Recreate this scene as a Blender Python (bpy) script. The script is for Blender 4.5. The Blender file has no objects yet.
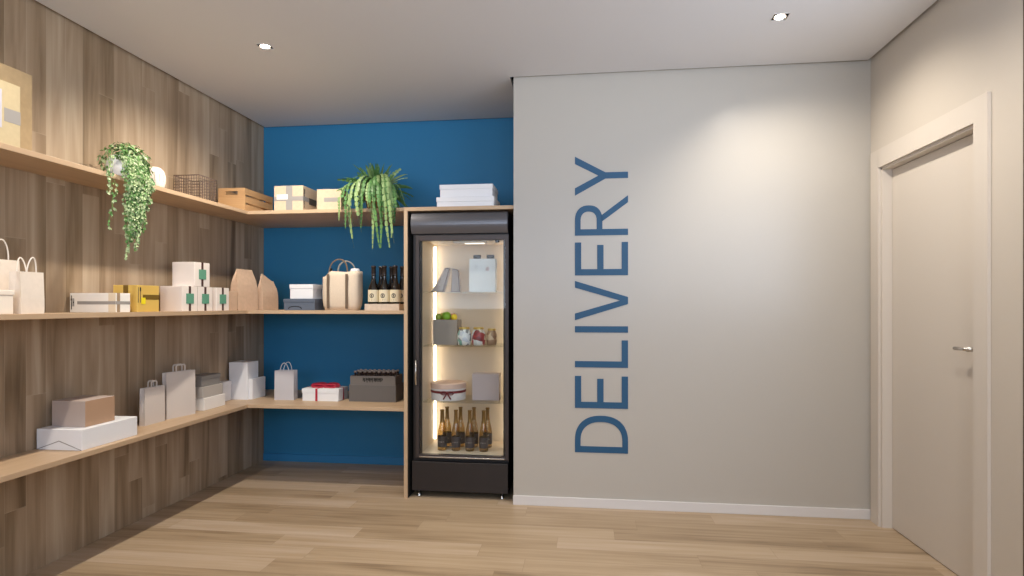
import bpy, bmesh, math, random
from mathutils import Vector, Matrix
R = math.radians
PI = math.pi
random.seed(7)
SC = bpy.context.scene
COL = SC.collection

# ------------------------------------------------------------------ camera, world, lights, exposure
H, HC = 2.70, 1.2626                                   # ceiling height, eye height
XL, XR, XD = -2.6034, 1.663, -0.4591                   # wood wall, door wall, left edge of the lettered wall
YB, YD = 4.5492, 3.7453                                # blue wall, lettered wall
YREAR = -1.7
cam_d = bpy.data.cameras.new('camera'); cam = bpy.data.objects.new('camera', cam_d); COL.objects.link(cam)
cam_d.sensor_fit = 'HORIZONTAL'; cam_d.sensor_width = 36.0
cam_d.lens = 595.11 / 1024 * 36.0
cam_d.shift_y = (304.94 - 288.0) / 1024
cam_d.clip_start = 0.02
cam.location = (0, 0, HC); cam.rotation_euler = (R(90), 0, 0.1246)
SC.camera = cam

SC.view_settings.view_transform = 'Standard'
SC.view_settings.look = 'None'
SC.view_settings.gamma = 1.0
SC.view_settings.use_curve_mapping = False
SC.view_settings.exposure = 0.0
SC.cycles.use_denoising = True
SC.cycles.max_bounces = 10
SC.cycles.diffuse_bounces = 6
SC.cycles.transparent_max_bounces = 24
SC.cycles.caustics_reflective = False
SC.cycles.caustics_refractive = False

wd = bpy.data.worlds.new('daylight'); SC.world = wd; wd.use_nodes = True
bgn = wd.node_tree.nodes['Background']
bgn.inputs[1].default_value = 1.0
_nt = wd.node_tree                                     # soft sky above the horizon; brighter glow added below it to light the ceiling
_tc = _nt.nodes.new('ShaderNodeTexCoord'); _sx = _nt.nodes.new('ShaderNodeSeparateXYZ'); _mr = _nt.nodes.new('ShaderNodeMapRange'); _rp = _nt.nodes.new('ShaderNodeMix')
_rp.data_type = 'RGBA'
_mr.inputs['From Min'].default_value = -0.06; _mr.inputs['From Max'].default_value = 0.06
SKY, LOW_GLOW = (1.36, 1.62, 2.02), (2.85, 3.2, 3.7)
REAR_GAIN, SIDE_GAIN = 2.40, 0.62
_rp.inputs['A'].default_value = LOW_GLOW + (1,); _rp.inputs['B'].default_value = SKY + (1,)
_nt.links.new(_tc.outputs['Generated'], _sx.inputs[0]); _nt.links.new(_sx.outputs['Z'], _mr.inputs['Value'])
_nt.links.new(_mr.outputs['Result'], _rp.inputs['Factor']); 
_my = _nt.nodes.new('ShaderNodeMapRange')              # added gain: world brighter towards -Y than +X, to light the blue recess
_my.inputs['From Min'].default_value = -0.9; _my.inputs['From Max'].default_value = -0.2; _my.inputs['To Min'].default_value = REAR_GAIN; _my.inputs['To Max'].default_value = SIDE_GAIN
_nt.links.new(_sx.outputs['Y'], _my.inputs['Value']); _nt.links.new(_my.outputs['Result'], bgn.inputs[1])
_nt.links.new(_rp.outputs['Result'], bgn.inputs[0])

def portal(name, loc, rot, sx, sy):
    d = bpy.data.lights.new(name, 'AREA'); d.shape = 'RECTANGLE'; d.size = sx; d.size_y = sy
    d.cycles.is_portal = True
    o = bpy.data.objects.new(name, d); COL.objects.link(o); o.location = loc; o.rotation_euler = rot
WIN_Y0, WIN_Y1, WIN_Z0, WIN_Z1 = -1.4, 2.505, 1.2, 2.45             # right-wall opening beside the camera; sill raised to dim the low walls
portal('window_daylight', (XR + 0.06, (WIN_Y0 + WIN_Y1) / 2, (WIN_Z0 + WIN_Z1) / 2), (0, R(90), 0), WIN_Z1 - WIN_Z0, WIN_Y1 - WIN_Y0)

portal('shopfront_daylight', ((XL + XR) / 2, YREAR - 0.1, (WIN_Z0 + WIN_Z1) / 2), (R(90), 0, 0), XR - XL - 0.4, WIN_Z1 - WIN_Z0)

SPOTS = [(-1.774, 3.114), (0.958, 3.114), (-1.774, 1.85), (0.958, 1.85), (-1.774, 0.60), (0.958, 0.60), (-1.774, -0.65), (0.958, -0.65)]
def spot(x, y, watts, tilt, size=138, blend=0.75):
    d = bpy.data.lights.new('downlight_beam', 'SPOT'); d.energy = watts
    d.spot_size = R(size); d.spot_blend = blend; d.shadow_soft_size = 0.035
    d.color = (1.0, 0.90, 0.77)
    o = bpy.data.objects.new('downlight_beam', d); COL.objects.link(o); o.location = (x, y, 2.69)
    o.rotation_euler = Vector((tilt[0], tilt[1], -1.0)).to_track_quat('-Z', 'Y').to_euler()
for i, (x, y) in enumerate(SPOTS):                      # adjustable lamps, each row swung a little towards its own side wall
    spot(x, y, (105, 56, 50, 48, 50, 42, 42, 42)[i], ((-0.14, 0.10) if x < 0 else (0.22, 0.12)))

# ------------------------------------------------------------------ materials
def lin(c):
    if isinstance(c, str):
        c = [int(c[i:i + 2], 16) / 255 for i in (0, 2, 4)]
    return tuple(((v / 12.92) if v <= 0.04045 else ((v + 0.055) / 1.055) ** 2.4) for v in c) + (1.0,)
MATS = {}
def mat(name, col, rough=0.6, metal=0.0, spec=0.5, noise=0.0, nscale=30.0, bump=0.0, emit=None, estr=0.0):
    if name in MATS: return MATS[name]
    m = bpy.data.materials.new(name); m.use_nodes = True; MATS[name] = m
    nt = m.node_tree; b = nt.nodes['Principled BSDF']
    b.inputs['Base Color'].default_value = lin(col)
    b.inputs['Roughness'].default_value = rough
    b.inputs['Metallic'].default_value = metal
    b.inputs['Specular IOR Level'].default_value = spec
    if noise or bump:
        tc = nt.nodes.new('ShaderNodeTexCoord'); n = nt.nodes.new('ShaderNodeTexNoise')
        n.inputs['Scale'].default_value = nscale; n.inputs['Detail'].default_value = 4
        nt.links.new(tc.outputs['Object'], n.inputs['Vector'])
        if noise:
            r = nt.nodes.new('ShaderNodeValToRGB'); c = lin(col)
            r.color_ramp.elements[0].position = 0.3; r.color_ramp.elements[1].position = 0.7
            r.color_ramp.elements[0].color = tuple(v * (1 - noise) for v in c[:3]) + (1,)
            r.color_ramp.elements[1].color = tuple(min(1, v * (1 + noise)) for v in c[:3]) + (1,)
            nt.links.new(n.outputs['Fac'], r.inputs['Fac']); nt.links.new(r.outputs['Color'], b.inputs['Base Color'])
        if bump:
            bp = nt.nodes.new('ShaderNodeBump'); bp.inputs['Strength'].default_value = bump; bp.inputs['Distance'].default_value = 0.01
            nt.links.new(n.outputs['Fac'], bp.inputs['Height']); nt.links.new(bp.outputs['Normal'], b.inputs['Normal'])
    if emit:
        b.inputs['Emission Color'].default_value = lin(emit); b.inputs['Emission Strength'].default_value = estr
    return m

def wood(name, wid, ln, pw, pl, tones, gw=28.0, gl=1.6, rough=0.5, seam=0.0022, seam_dark=0.55, contrast=1.0, spec=0.4, rw=0.42, seam_col=None, nw2=0.40):
    """planks of width pw along axis wid, running along axis ln, each with its own tone and grain"""
    m = bpy.data.materials.new(name); m.use_nodes = True; MATS[name] = m
    nt = m.node_tree; L = nt.links.new; N = nt.nodes.new
    b = nt.nodes['Principled BSDF']; b.inputs['Roughness'].default_value = rough; b.inputs['Specular IOR Level'].default_value = spec
    tc = N('ShaderNodeTexCoord'); sp = N('ShaderNodeSeparateXYZ'); L(tc.outputs['Object'], sp.inputs[0])
    W, G = sp.outputs['XYZ'.index(wid)], sp.outputs['XYZ'.index(ln)]
    def mth(op, a, bb=None):
        n = N('ShaderNodeMath'); n.operation = op
        for i, v in enumerate((a, bb)):
            if v is None: continue
            if isinstance(v, (int, float)): n.inputs[i].default_value = v
            else: L(v, n.inputs[i])
        return n.outputs[0]
    def comb(a, bb, c):
        n = N('ShaderNodeCombineXYZ')
        for i, v in enumerate((a, bb, c)):
            if isinstance(v, (int, float)): n.inputs[i].default_value = v
            else: L(v, n.inputs[i])
        return n.outputs[0]
    w = mth('ADD', mth('DIVIDE', W, pw), 40.37); iw = mth('FLOOR', w); fw = mth('FRACT', w)
    wn = N('ShaderNodeTexWhiteNoise'); wn.noise_dimensions = '1D'; L(iw, wn.inputs['W'])
    l = mth('ADD', mth('DIVIDE', G, pl), mth('MULTIPLY', wn.outputs['Value'], 7.3)); il = mth('FLOOR', l); fl = mth('FRACT', l)
    w2 = N('ShaderNodeTexWhiteNoise'); w2.noise_dimensions = '2D'; L(comb(iw, il, 0), w2.inputs['Vector'])
    rnd = w2.outputs['Value']
    n1 = N('ShaderNodeTexNoise'); n1.inputs['Scale'].default_value = 1.0; n1.inputs['Detail'].default_value = 5; n1.inputs['Roughness'].default_value = 0.6; n1.inputs['Distortion'].default_value = 0.6
    L(comb(mth('MULTIPLY', W, gw), mth('MULTIPLY', G, gl), mth('MULTIPLY', rnd, 90.0)), n1.inputs['Vector'])
    n2 = N('ShaderNodeTexNoise'); n2.inputs['Scale'].default_value = 1.0; n2.inputs['Detail'].default_value = 2; n2.inputs['Distortion'].default_value = 1.2
    L(comb(mth('MULTIPLY', W, gw * 0.32), mth('MULTIPLY', G, gl * 0.75), mth('MULTIPLY', rnd, 53.0)), n2.inputs['Vector'])
    v = mth('ADD', mth('MULTIPLY', n1.outputs['Fac'], 0.45), mth('MULTIPLY', n2.outputs['Fac'], nw2))
    v = mth('ADD', v, mth('MULTIPLY', rnd, rw))
    v = mth('ADD', mth('MULTIPLY', mth('SUBTRACT', v, 0.225 + nw2 / 2 + rw / 2), contrast), 0.5)
    cr = N('ShaderNodeValToRGB'); e = cr.color_ramp.elements
    while len(e) < len(tones): e.new(0.5)
    for i, c in enumerate(tones):
        e[i].position = 0.18 + 0.64 * i / (len(tones) - 1); e[i].color = lin(c)
    L(v, cr.inputs['Fac'])
    s1 = mth('LESS_THAN', fw, seam / pw); s2 = mth('LESS_THAN', fl, seam / pl)
    sm = mth('MULTIPLY', mth('MAXIMUM', s1, s2), seam_dark)
    mx = N('ShaderNodeMix'); mx.data_type = 'RGBA'; L(sm, mx.inputs['Factor']); L(cr.outputs['Color'], mx.inputs['A'])
    mx.inputs['B'].default_value = lin(seam_col or tones[0])
    L(mx.outputs['Result'], b.inputs['Base Color'])
    return m

def clear(name, tint, gloss=0.08, rough=0.03):
    m = bpy.data.materials.new(name); m.use_nodes = True; MATS[name] = m
    nt = m.node_tree; nt.nodes.remove(nt.nodes['Principled BSDF']); out = nt.nodes['Material Output']
    t = nt.nodes.new('ShaderNodeBsdfTransparent'); t.inputs[0].default_value = tuple(tint) + (1,)
    g = nt.nodes.new('ShaderNodeBsdfGlossy'); g.inputs['Roughness'].default_value = rough
    lw = nt.nodes.new('ShaderNodeLayerWeight'); lw.inputs[0].default_value = 0.25
    ma = nt.nodes.new('ShaderNodeMath'); ma.operation = 'MULTIPLY_ADD'; ma.inputs[1].default_value = 0.35; ma.inputs[2].default_value = gloss * 0.5
    mx = nt.nodes.new('ShaderNodeMixShader')
    nt.links.new(lw.outputs['Fresnel'], ma.inputs[0]); nt.links.new(ma.outputs[0], mx.inputs[0])
    nt.links.new(t.outputs[0], mx.inputs[1]); nt.links.new(g.outputs[0], mx.inputs[2]); nt.links.new(mx.outputs[0], out.inputs[0])
    return m

def emis(name, col, s):
    m = bpy.data.materials.new(name); m.use_nodes = True; nt = m.node_tree; nt.nodes.remove(nt.nodes['Principled BSDF'])
    e = nt.nodes.new('ShaderNodeEmission'); e.inputs[0].default_value = lin(col); e.inputs[1].default_value = s
    nt.links.new(e.outputs[0], nt.nodes['Material Output'].inputs[0]); return m

M_wall = mat('warm grey satin paint', 'b3aea6', 0.32, spec=0.5, bump=0.02, nscale=60)
M_wallr = mat('warm beige paint', 'c6beb3', 0.45, spec=0.35)
M_ceil = mat('white ceiling paint', 'd8d9dd', 0.8)
M_blue = mat('deep blue paint', '2d7cab', 0.55, spec=0.35)
M_letter = mat('blue letter paint', '174c70', 0.5)
M_black = mat('matt black reveal', '15130f', 0.9)
M_woodwall = wood('greyed oak wall planks', 'Y', 'Z', 0.105, 1.25, ['69553f', '8b765d', 'a58f76', 'b5a189', 'c2b19a'], 20, 0.9, rough=0.45, contrast=1.2, rw=0.20, nw2=0.60, seam=0.003, seam_col='cfc1ac', seam_dark=0.22)  # pale seam colour paints the highlight along the plank bevels
M_floor = wood('light oak floor planks', 'Y', 'X', 0.150, 1.1, ['7d6850', '9e886d', 'ae987c', 'b7a28a', 'c2b09a'], 36, 1.3, rough=0.42, contrast=1.2, rw=0.28, seam_dark=0.45)
M_oakY = wood('light oak veneer along the side shelf', 'X', 'Y', 0.9, 3.0, ['b3977a', 'c2a788', 'ceb598'], 40, 2.0, rough=0.45, seam_dark=0)
M_oakX = wood('light oak veneer along the end shelf', 'Y', 'X', 0.9, 3.0, ['b3977a', 'c2a788', 'ceb598'], 40, 2.0, rough=0.45, seam_dark=0)
M_oakZ = wood('light oak veneer upright', 'Y', 'Z', 0.9, 3.0, ['b3977a', 'c2a788', 'ceb598'], 40, 2.0, rough=0.45, seam_dark=0)
M_white = mat('white gloss trim', 'd2cfce', 0.4)
M_door = mat('cream door lacquer', 'cfc7bd', 0.4, spec=0.4)
M_chrome = mat('brushed chrome', 'c8c5c0', 0.22, 1.0)
M_kraft = mat('kraft cardboard', 'bca27e', 0.8, noise=0.05, nscale=60)
M_kraftl = mat('pale kraft cardboard', 'cfba9f', 0.8, noise=0.05, nscale=60)
M_bagk = mat('brown kraft paper', 'ceb096', 0.8, noise=0.05, nscale=50)
M_bagb = mat('beige kraft paper', 'e4d8ca', 0.8, noise=0.03, nscale=50)
M_bagl = mat('pale greyed kraft paper', 'd2c9c2', 0.8)
M_bagw = mat('white paper', 'eeebe6', 0.7)
M_bagg = mat('pale grey paper', 'c3c1c5', 0.75)
M_whitecard = mat('white card', 'e8e9ec', 0.6)
M_greycard = mat('mid grey card', '8d8a86', 0.7)
M_lgrey = mat('light grey card', 'b9b3ac', 0.7)
M_slate = mat('dark slate card', '5a6474', 0.6)
M_cord = mat('white cotton cord', 'efe6da', 0.8)
M_tape = mat('brown parcel tape', 'a08a70', 0.4)
M_tapeg = mat('grey parcel tape', '9c9894', 0.4)
M_ink = mat('dark print ink', '4a443e', 0.7)
M_gold = mat('golden yellow card', 'd9b45c', 0.55)
M_golddk = mat('dark gold band', '6f5518', 0.5)
M_yellow = mat('yellow sticker', 'f0dc20', 0.6)
M_ribbon = mat('dark brown ribbon', '4a2f28', 0.5)
M_green = mat('green tag card', '5f9a80', 0.6)
M_red = mat('red satin ribbon', 'b0203a', 0.4)
M_redb = mat('dark red ribbon', '6e1420', 0.5)
M_canvas = mat('cream canvas', 'dccbb5', 0.9, noise=0.05, nscale=180, bump=0.1)
M_strap = mat('taupe webbing strap', '6b5a49', 0.8)
M_darkfridge = mat('dark brown fridge enamel', '221c1b', 0.42)
M_canopy = mat('grey satin metal', '66666b', 0.32, 0.5)
M_frame = mat('anodised grey door frame', '433b39', 0.4, 0.4)
M_inner = mat('cream cabinet lining', 'd8cbb8', 0.5)
M_glass = clear('clear thin glass', (0.97, 0.98, 0.97), 0.02)
M_shelfglass = clear('clear glass shelf', (0.95, 0.96, 0.94), 0.04)
M_led = emis('warm led strip', 'ffe8ca', 8.0)
M_tubel = emis('dim cabinet lamp', 'ffeeda', 2.2)
M_lamp = emis('lit lamp', 'fff0dc', 30.0)
M_winebot = mat('black bottle glass', '120d0b', 0.12, spec=0.7)
M_cream = mat('cream paper label', 'e0d4b6', 0.7)
M_champ = clear('golden bottle glass', (0.80, 0.66, 0.38), 0.14, 0.08)
M_foil = mat('bronze foil', '8a6a35', 0.35, 0.6)
M_darklabel = mat('charcoal label', '3b3233', 0.6)
M_leaf = mat('bright green leaf', '57833f', 0.5, noise=0.35, nscale=14)
M_leaf2 = mat('pale green leaf', 'a3b585', 0.5, noise=0.3, nscale=18)
M_frond = mat('fern green', '537d44', 0.5, noise=0.35, nscale=16)
M_frond2 = mat('light fern green', '86a268', 0.5, noise=0.25, nscale=16)
M_pot = mat('white glazed pot', 'eef2f6', 0.25)
M_terra = mat('terracotta', 'a8683f', 0.8)
M_soil = mat('potting soil', '3a2a1e', 0.95)
M_wire = mat('dark bronze wire', '75645a', 0.5, 0.3)

# ------------------------------------------------------------------ mesh helpers
def box(bm, x0, x1, y0, y1, z0, z1):
    vs = [bm.verts.new(p) for p in ((x0, y0, z0), (x1, y0, z0), (x1, y1, z0), (x0, y1, z0), (x0, y0, z1), (x1, y0, z1), (x1, y1, z1), (x0, y1, z1))]
    for f in ((0, 3, 2, 1), (4, 5, 6, 7), (0, 1, 5, 4), (1, 2, 6, 5), (2, 3, 7, 6), (3, 0, 4, 7)):
        bm.faces.new([vs[i] for i in f])
def prism(bm, pts, fn, a, b):
    """closed 2D outline pts swept between depths a and b; fn(u, v, d) gives the 3D point"""
    A = [bm.verts.new(fn(u, v, a)) for u, v in pts]; B = [bm.verts.new(fn(u, v, b)) for u, v in pts]
    n = len(pts); bm.faces.new(A[::-1]); bm.faces.new(B)
    for i in range(n): bm.faces.new((A[i], A[(i + 1) % n], B[(i + 1) % n], B[i]))
def strip(bm, outer, inner, fn, a, b):
    """band between two polylines of equal length, with thickness"""
    for i in range(len(outer) - 1):
        prism(bm, [outer[i], outer[i + 1], inner[i + 1], inner[i]], fn, a, b)
def tube(bm, pts, r, n=8, closed=False, flat=None):
    pts = [Vector(p) for p in pts]; rings = []
    m = len(pts); up = Vector((0, 0, 1)); prev = None
    for i, p in enumerate(pts):
        if closed: t = pts[(i + 1) % m] - pts[i - 1]
        else: t = pts[min(i + 1, m - 1)] - pts[max(i - 1, 0)]
        t.normalize()
        if prev is None:
            s = t.cross(up)
            if s.length < 1e-3: s = t.cross(Vector((1, 0, 0)))
            s.normalize()
        else:
            s = prev - t * prev.dot(t); s.normalize()
        prev = s; u = s.cross(t)
        rr = r[i] if isinstance(r, (list, tuple)) else r
        fl = flat or 1.0
        rings.append([bm.verts.new(p + s * (math.cos(2 * PI * k / n) * rr) + u * (math.sin(2 * PI * k / n) * rr * fl)) for k in range(n)])
    for i in range(m if closed else m - 1):
        A, B = rings[i], rings[(i + 1) % m]
        for k in range(n): bm.faces.new((A[k], A[(k + 1) % n], B[(k + 1) % n], B[k]))
    if not closed:
        bm.faces.new(rings[0][::-1]); bm.faces.new(rings[-1])
def lathe(bm, prof, n=28, cx=0, cy=0, cap=True):
    rings = []
    for r, z in prof:
        rings.append([bm.verts.new((cx + r * math.cos(2 * PI * k / n), cy + r * math.sin(2 * PI * k / n), z)) for k in range(n)])
    for A, B in zip(rings, rings[1:]):
        for k in range(n): bm.faces.new((A[k], A[(k + 1) % n], B[(k + 1) % n], B[k]))
    if cap:
        if prof[0][0] > 1e-5: bm.faces.new(rings[0][::-1])
        if prof[-1][0] > 1e-5: bm.faces.new(rings[-1])
def ball(bm, c, r, sx=1, sy=1, sz=1, u=14, v=9):
    mtx = Matrix.Translation(c) @ Matrix.Diagonal((sx, sy, sz, 1))
    bmesh.ops.create_uvsphere(bm, u_segments=u, v_segments=v, radius=r, matrix=mtx)
def obj(name, bm, m, parent=None, smooth=False, bevel=0.0, solid=0.0, loc=None):
    bmesh.ops.recalc_face_normals(bm, faces=bm.faces)
    me = bpy.data.meshes.new(name); bm.to_mesh(me); bm.free()
    if isinstance(m, (list, tuple)):
        for q in m: me.materials.append(q)
    else: me.materials.append(m)
    if smooth:
        for p in me.polygons: p.use_smooth = True
    o = bpy.data.objects.new(name, me); COL.objects.link(o)
    if parent is not None: o.parent = parent
    if loc: o.location = loc
    if solid:
        s = o.modifiers.new('solid', 'SOLIDIFY'); s.thickness = solid; s.offset = -1
    if bevel:
        b = o.modifiers.new('bevel', 'BEVEL'); b.width = bevel; b.segments = 2; b.limit_method = 'ANGLE'; b.angle_limit = R(40)
    return o
def bmn(): return bmesh.new()
def boxes(name, lst, m, parent=None, bevel=0.0):
    bm = bmn()
    for b in lst: box(bm, *b)
    return obj(name, bm, m, parent, bevel=bevel)
def tag(o, label, cat, group=None, kind=None):
    o['label'] = label; o['category'] = cat
    if group: o['group'] = group
    if kind: o['kind'] = kind
    return o
def thing(name, label, cat, loc=(0, 0, 0), rz=0.0, group=None):
    o = bpy.data.objects.new(name, None); COL.objects.link(o); o.location = loc; o.rotation_euler = (0, 0, rz); o.empty_display_size = 0.05
    return tag(o, label, cat, group)
def struct(o, label=None, cat=None):
    o['kind'] = 'structure'
    if label: o['label'] = label
    if cat: o['category'] = cat
    return o
def dup(root, loc, rz, label, group=None):
    r = root.copy(); COL.objects.link(r); r.location = loc; r.rotation_euler = (0, 0, rz); r['label'] = label
    if group: r['group'] = group
    for ch in list(root.children):
        c = ch.copy(); COL.objects.link(c); c.parent = r
        for g in list(ch.children):
            d = g.copy(); COL.objects.link(d); d.parent = c
    return r

# ------------------------------------------------------------------ room shell
GAP = 0.022
struct(boxes('floor', [(XL - 0.2, XR + 0.25, YREAR - 0.2, YB + 0.2, -0.1, 0)], M_floor), 'light oak plank floor running across the room', 'floor')
clist = [(XL + GAP, XD - GAP, YD - GAP, YB - GAP, H, H + 0.03)]
ys = sorted({y for x, y in SPOTS}); yp = YREAR + GAP; HO = 0.037
for y in ys:                                           # square openings for the recessed downlights
    clist.append((XL + GAP, XR - GAP, yp, y - HO, H, H + 0.03)); xp = XL + GAP
    for x in sorted({x for x, q in SPOTS}):
        clist.append((xp, x - HO, y - HO, y + HO, H, H + 0.03)); xp = x + HO
    clist.append((xp, XR - GAP, y - HO, y + HO, H, H + 0.03)); yp = y + HO
clist.append((XL + GAP, XR - GAP, yp, YD - GAP, H, H + 0.03))
struct(boxes('ceiling', clist, M_ceil),
       'white plaster ceiling with a thin shadow gap along the walls', 'ceiling')
struct(boxes('roof_slab', [(XL - 0.2, XR + 0.25, YREAR - 0.2, YB + 0.2, H + 0.10, H + 0.2)], M_black), 'black slab above the ceiling, darkening its gap', 'roof')  # painted black as the shade inside the ceiling gap, also stops light leaks
struct(boxes('wall_left', [(XL - 0.2, XL, YREAR, YB + 0.2, 0, H + 0.10)], M_woodwall), 'left wall clad in upright greyed oak planks', 'wall')
struct(boxes('wall_back', [(XL, XD, YB, YB + 0.2, 0, H + 0.10)], M_blue), 'deep blue end wall of the shelf recess', 'wall')
struct(boxes('wall_middle', [(XD, XR, YD, YB + 0.2, 0, H + 0.10)], M_wall), 'warm grey wall carrying the upright blue lettering', 'wall')
DY0, DY1, DZ = 2.785, 3.628, 2.048
struct(boxes('wall_right', [(XR, XR + 0.12, DY1, YB + 0.2, 0, H + 0.1), (XR, XR + 0.12, DY0, DY1, DZ, H + 0.1), (XR, XR + 0.12, WIN_Y1, DY0, 0, H + 0.1),
                            (XR, XR + 0.12, WIN_Y0, WIN_Y1, WIN_Z1, H + 0.1), (XR, XR + 0.12, WIN_Y0, WIN_Y1 - 0.03, 0, WIN_Z0), (XR, XR + 0.12, YREAR, WIN_Y0, 0, H + 0.1)], M_wallr),
       'beige right wall around the closed door', 'wall')
struct(boxes('wall_rear', [(XL, XL + 0.2, YREAR - 0.2, YREAR, 0, H + 0.1), (XR - 0.2, XR + 0.12, YREAR - 0.2, YREAR, 0, H + 0.1), (XL + 0.2, XR - 0.2, YREAR - 0.2, YREAR, WIN_Z1, H + 0.1), (XL + 0.2, XR - 0.2, YREAR - 0.2, YREAR, 0, WIN_Z0)], M_wallr), 'beige wall around the open shopfront behind the viewer', 'wall')
w1 = struct(boxes('window_1', [(XR - 0.004, XR + 0.06, WIN_Y1 - 0.03, WIN_Y1, 0, WIN_Z1), (XR - 0.004, XR + 0.06, WIN_Y0, WIN_Y1 - 0.03, WIN_Z1 - 0.03, WIN_Z1), (XR - 0.004, XR + 0.06, WIN_Y0, WIN_Y0 + 0.03, 0, WIN_Z1 - 0.03)],
       mat('bronze window frame', '4a4038', 0.4, 0.5)), 'thin dark frame of the glazed opening beside the door wall', 'window')
struct(boxes('baseboard_middle', [(XD - 0.002, XR - 0.001, YD - 0.013, YD, 0, 0.058)], M_white, bevel=0.002), 'low white baseboard under the lettered wall', 'baseboard')
struct(boxes('baseboard_back', [(XL + 0.001, -1.19, YB - 0.012, YB, 0, 0.06)], mat('blue baseboard', '3180b4', 0.45), bevel=0.002), 'blue baseboard along the blue end wall', 'baseboard')

# door in the right wall
door = struct(boxes('door_1', [(XR + 0.052, XR + 0.092, DY0 + 0.003, DY1 - 0.022, 0.004, DZ - 0.02)], M_door, bevel=0.002), 'closed plain cream door with a chrome lever', 'door')
boxes('door_frame', [(XR + 0.0005, XR + 0.115, DY1 - 0.02, DY1, 0, DZ), (XR + 0.0005, XR + 0.115, DY0 - 0.018, DY0 + 0.001, 0, DZ), (XR + 0.0005, XR + 0.115, DY0, DY1, DZ - 0.018, DZ)], M_door, door)
boxes('door_casing', [(XR - 0.014, XR, DY1 - 0.004, DY1 + 0.088, 0, DZ + 0.10), (XR - 0.014, XR, DY0 - 0.092, DY0, 0, DZ + 0.10), (XR - 0.014, XR, DY0, DY1, DZ - 0.004, DZ + 0.10)], M_door, door)
bm = bmn(); tube(bm, [(XR + 0.052, 2.852, 1.066), (XR + 0.0, 2.852, 1.066)], 0.010, 12)
tube(bm, [(XR + 0.004, 2.852, 1.066), (XR + 0.002, 2.885, 1.066), (XR + 0.003, 2.945, 1.065)], 0.0085, 10)
hd = obj('door_handle', bm, M_chrome, door, smooth=True)
bm = bmn(); tube(bm, [(XR + 0.052, 2.852, 1.066), (XR + 0.044, 2.852, 1.066)], 0.026, 20); obj('rosette', bm, M_chrome, hd)
bm = bmn(); tube(bm, [(XR + 0.052, 2.858, 0.964), (XR + 0.044, 2.858, 0.964)], 0.024, 20)
kh = obj('lock_rosette', bm, M_chrome, door)
bm = bmn(); box(bm, XR + 0.0432, XR + 0.0442, 2.854, 2.862, 0.953, 0.975); obj('keyhole', bm, M_black, kh)

# ------------------------------------------------------------------ lettering: text direction = +Z, letter top = -X
sign = thing('wall_sign', 'tall blue DELIVERY lettering reading upward on the grey wall', 'sign', (0, YD, 0))
CAP, ST = 0.327, 0.039
LX = 0.255
def lf(z0):
    return lambda u, v, d: (LX - v, -d, z0 + u)
def letter(z0, quads=(), strips=()):
    bm = bmn(); fn = lf(z0)
    for q in quads: prism(bm, q, fn, 0.0, 0.003)
    for o_, i_ in strips: strip(bm, o_, i_, fn, 0.0, 0.003)
    obj('letter', bm, M_letter, sign)
def rc(u0, u1, v0, v1): return [(u0, v0), (u1, v0), (u1, v1), (u0, v1)]
def bowl(cx, cy, a, b, s, k=26, p=2.3):
    o_, i_ = [], []
    for j in range(k + 1):
        t = -PI / 2 + PI * j / k
        c, sn = math.cos(t), math.sin(t)
        f = lambda q: math.copysign(abs(q) ** (2 / p), q)
        o_.append((cx + a * f(c), cy + b * f(sn))); i_.append((cx + (a - s) * f(c), cy + (b - s * 0.9) * f(sn)))
    return o_, i_
E_ = lambda w: [rc(0, ST, 0, CAP), rc(ST, w, 0, ST), rc(ST, w * 0.92, CAP * 0.5 - ST / 2 + 0.006, CAP * 0.5 + ST / 2 + 0.006), rc(ST, w, CAP - ST, CAP)]
o_, i_ = bowl(0.075, CAP / 2, 0.156, CAP / 2, ST)
letter(0.342, [rc(0, ST, 0, CAP), rc(ST, 0.0751, 0, ST * 0.9), rc(ST, 0.0751, CAP - ST * 0.9, CAP)], [(o_, i_)])
letter(0.619, E_(0.200))
letter(0.873, [rc(0, ST, 0, CAP), rc(ST, 0.170, 0, ST)])
letter(1.091, [rc(0, ST, 0, CAP)])
letter(1.169, [[(0.099, 0), (0.143, 0), (0.244, CAP), (0.202, CAP), (0.121, 0.050), (0.040, CAP), (-0.002, CAP)]])
letter(1.447, E_(0.206))
o_, i_ = bowl(0.092, CAP * 0.74, 0.096, CAP * 0.26, ST)
letter(1.696, [rc(0, ST, 0, CAP), rc(ST, 0.0921, CAP - ST * 0.9, CAP), rc(ST, 0.0921, CAP * 0.48, CAP * 0.48 + ST * 0.9), [(0.085, CAP * 0.49), (0.125, CAP * 0.50), (0.246, 0), (0.203, 0)]], [(o_, i_)])
letter(1.947, [[(0.1015, 0), (0.1405, 0), (0.1405, 0.138), (0.243, CAP), (0.197, CAP), (0.121, 0.182), (0.045, CAP), (-0.001, CAP), (0.1015, 0.138)]])

# ------------------------------------------------------------------ shelves
XF, YF = -2.3131, 3.8377
TH = 0.0236
ZL, ZM, ZU = 0.5774, 1.2254, 1.9101                    # shelf tops
for z, nm in ((ZU, 'top'), (ZM, 'middle'), (ZL, 'lowest')):
    a = boxes('wall_shelf', [(XL, XF, -1.6, YF, z - TH, z)], M_oakY, bevel=0.0015)
    tag(a, f'{nm} long light oak shelf along the plank wall', 'shelf', 'long oak shelves on the plank wall')
    a = boxes('wall_shelf', [(XL, -1.1865, YF, YB, z - TH, z)], M_oakX, bevel=0.0015)
    tag(a, f'{nm} deep light oak shelf across the blue wall', 'shelf', 'deep oak shelves in front of the blue wall')

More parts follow.
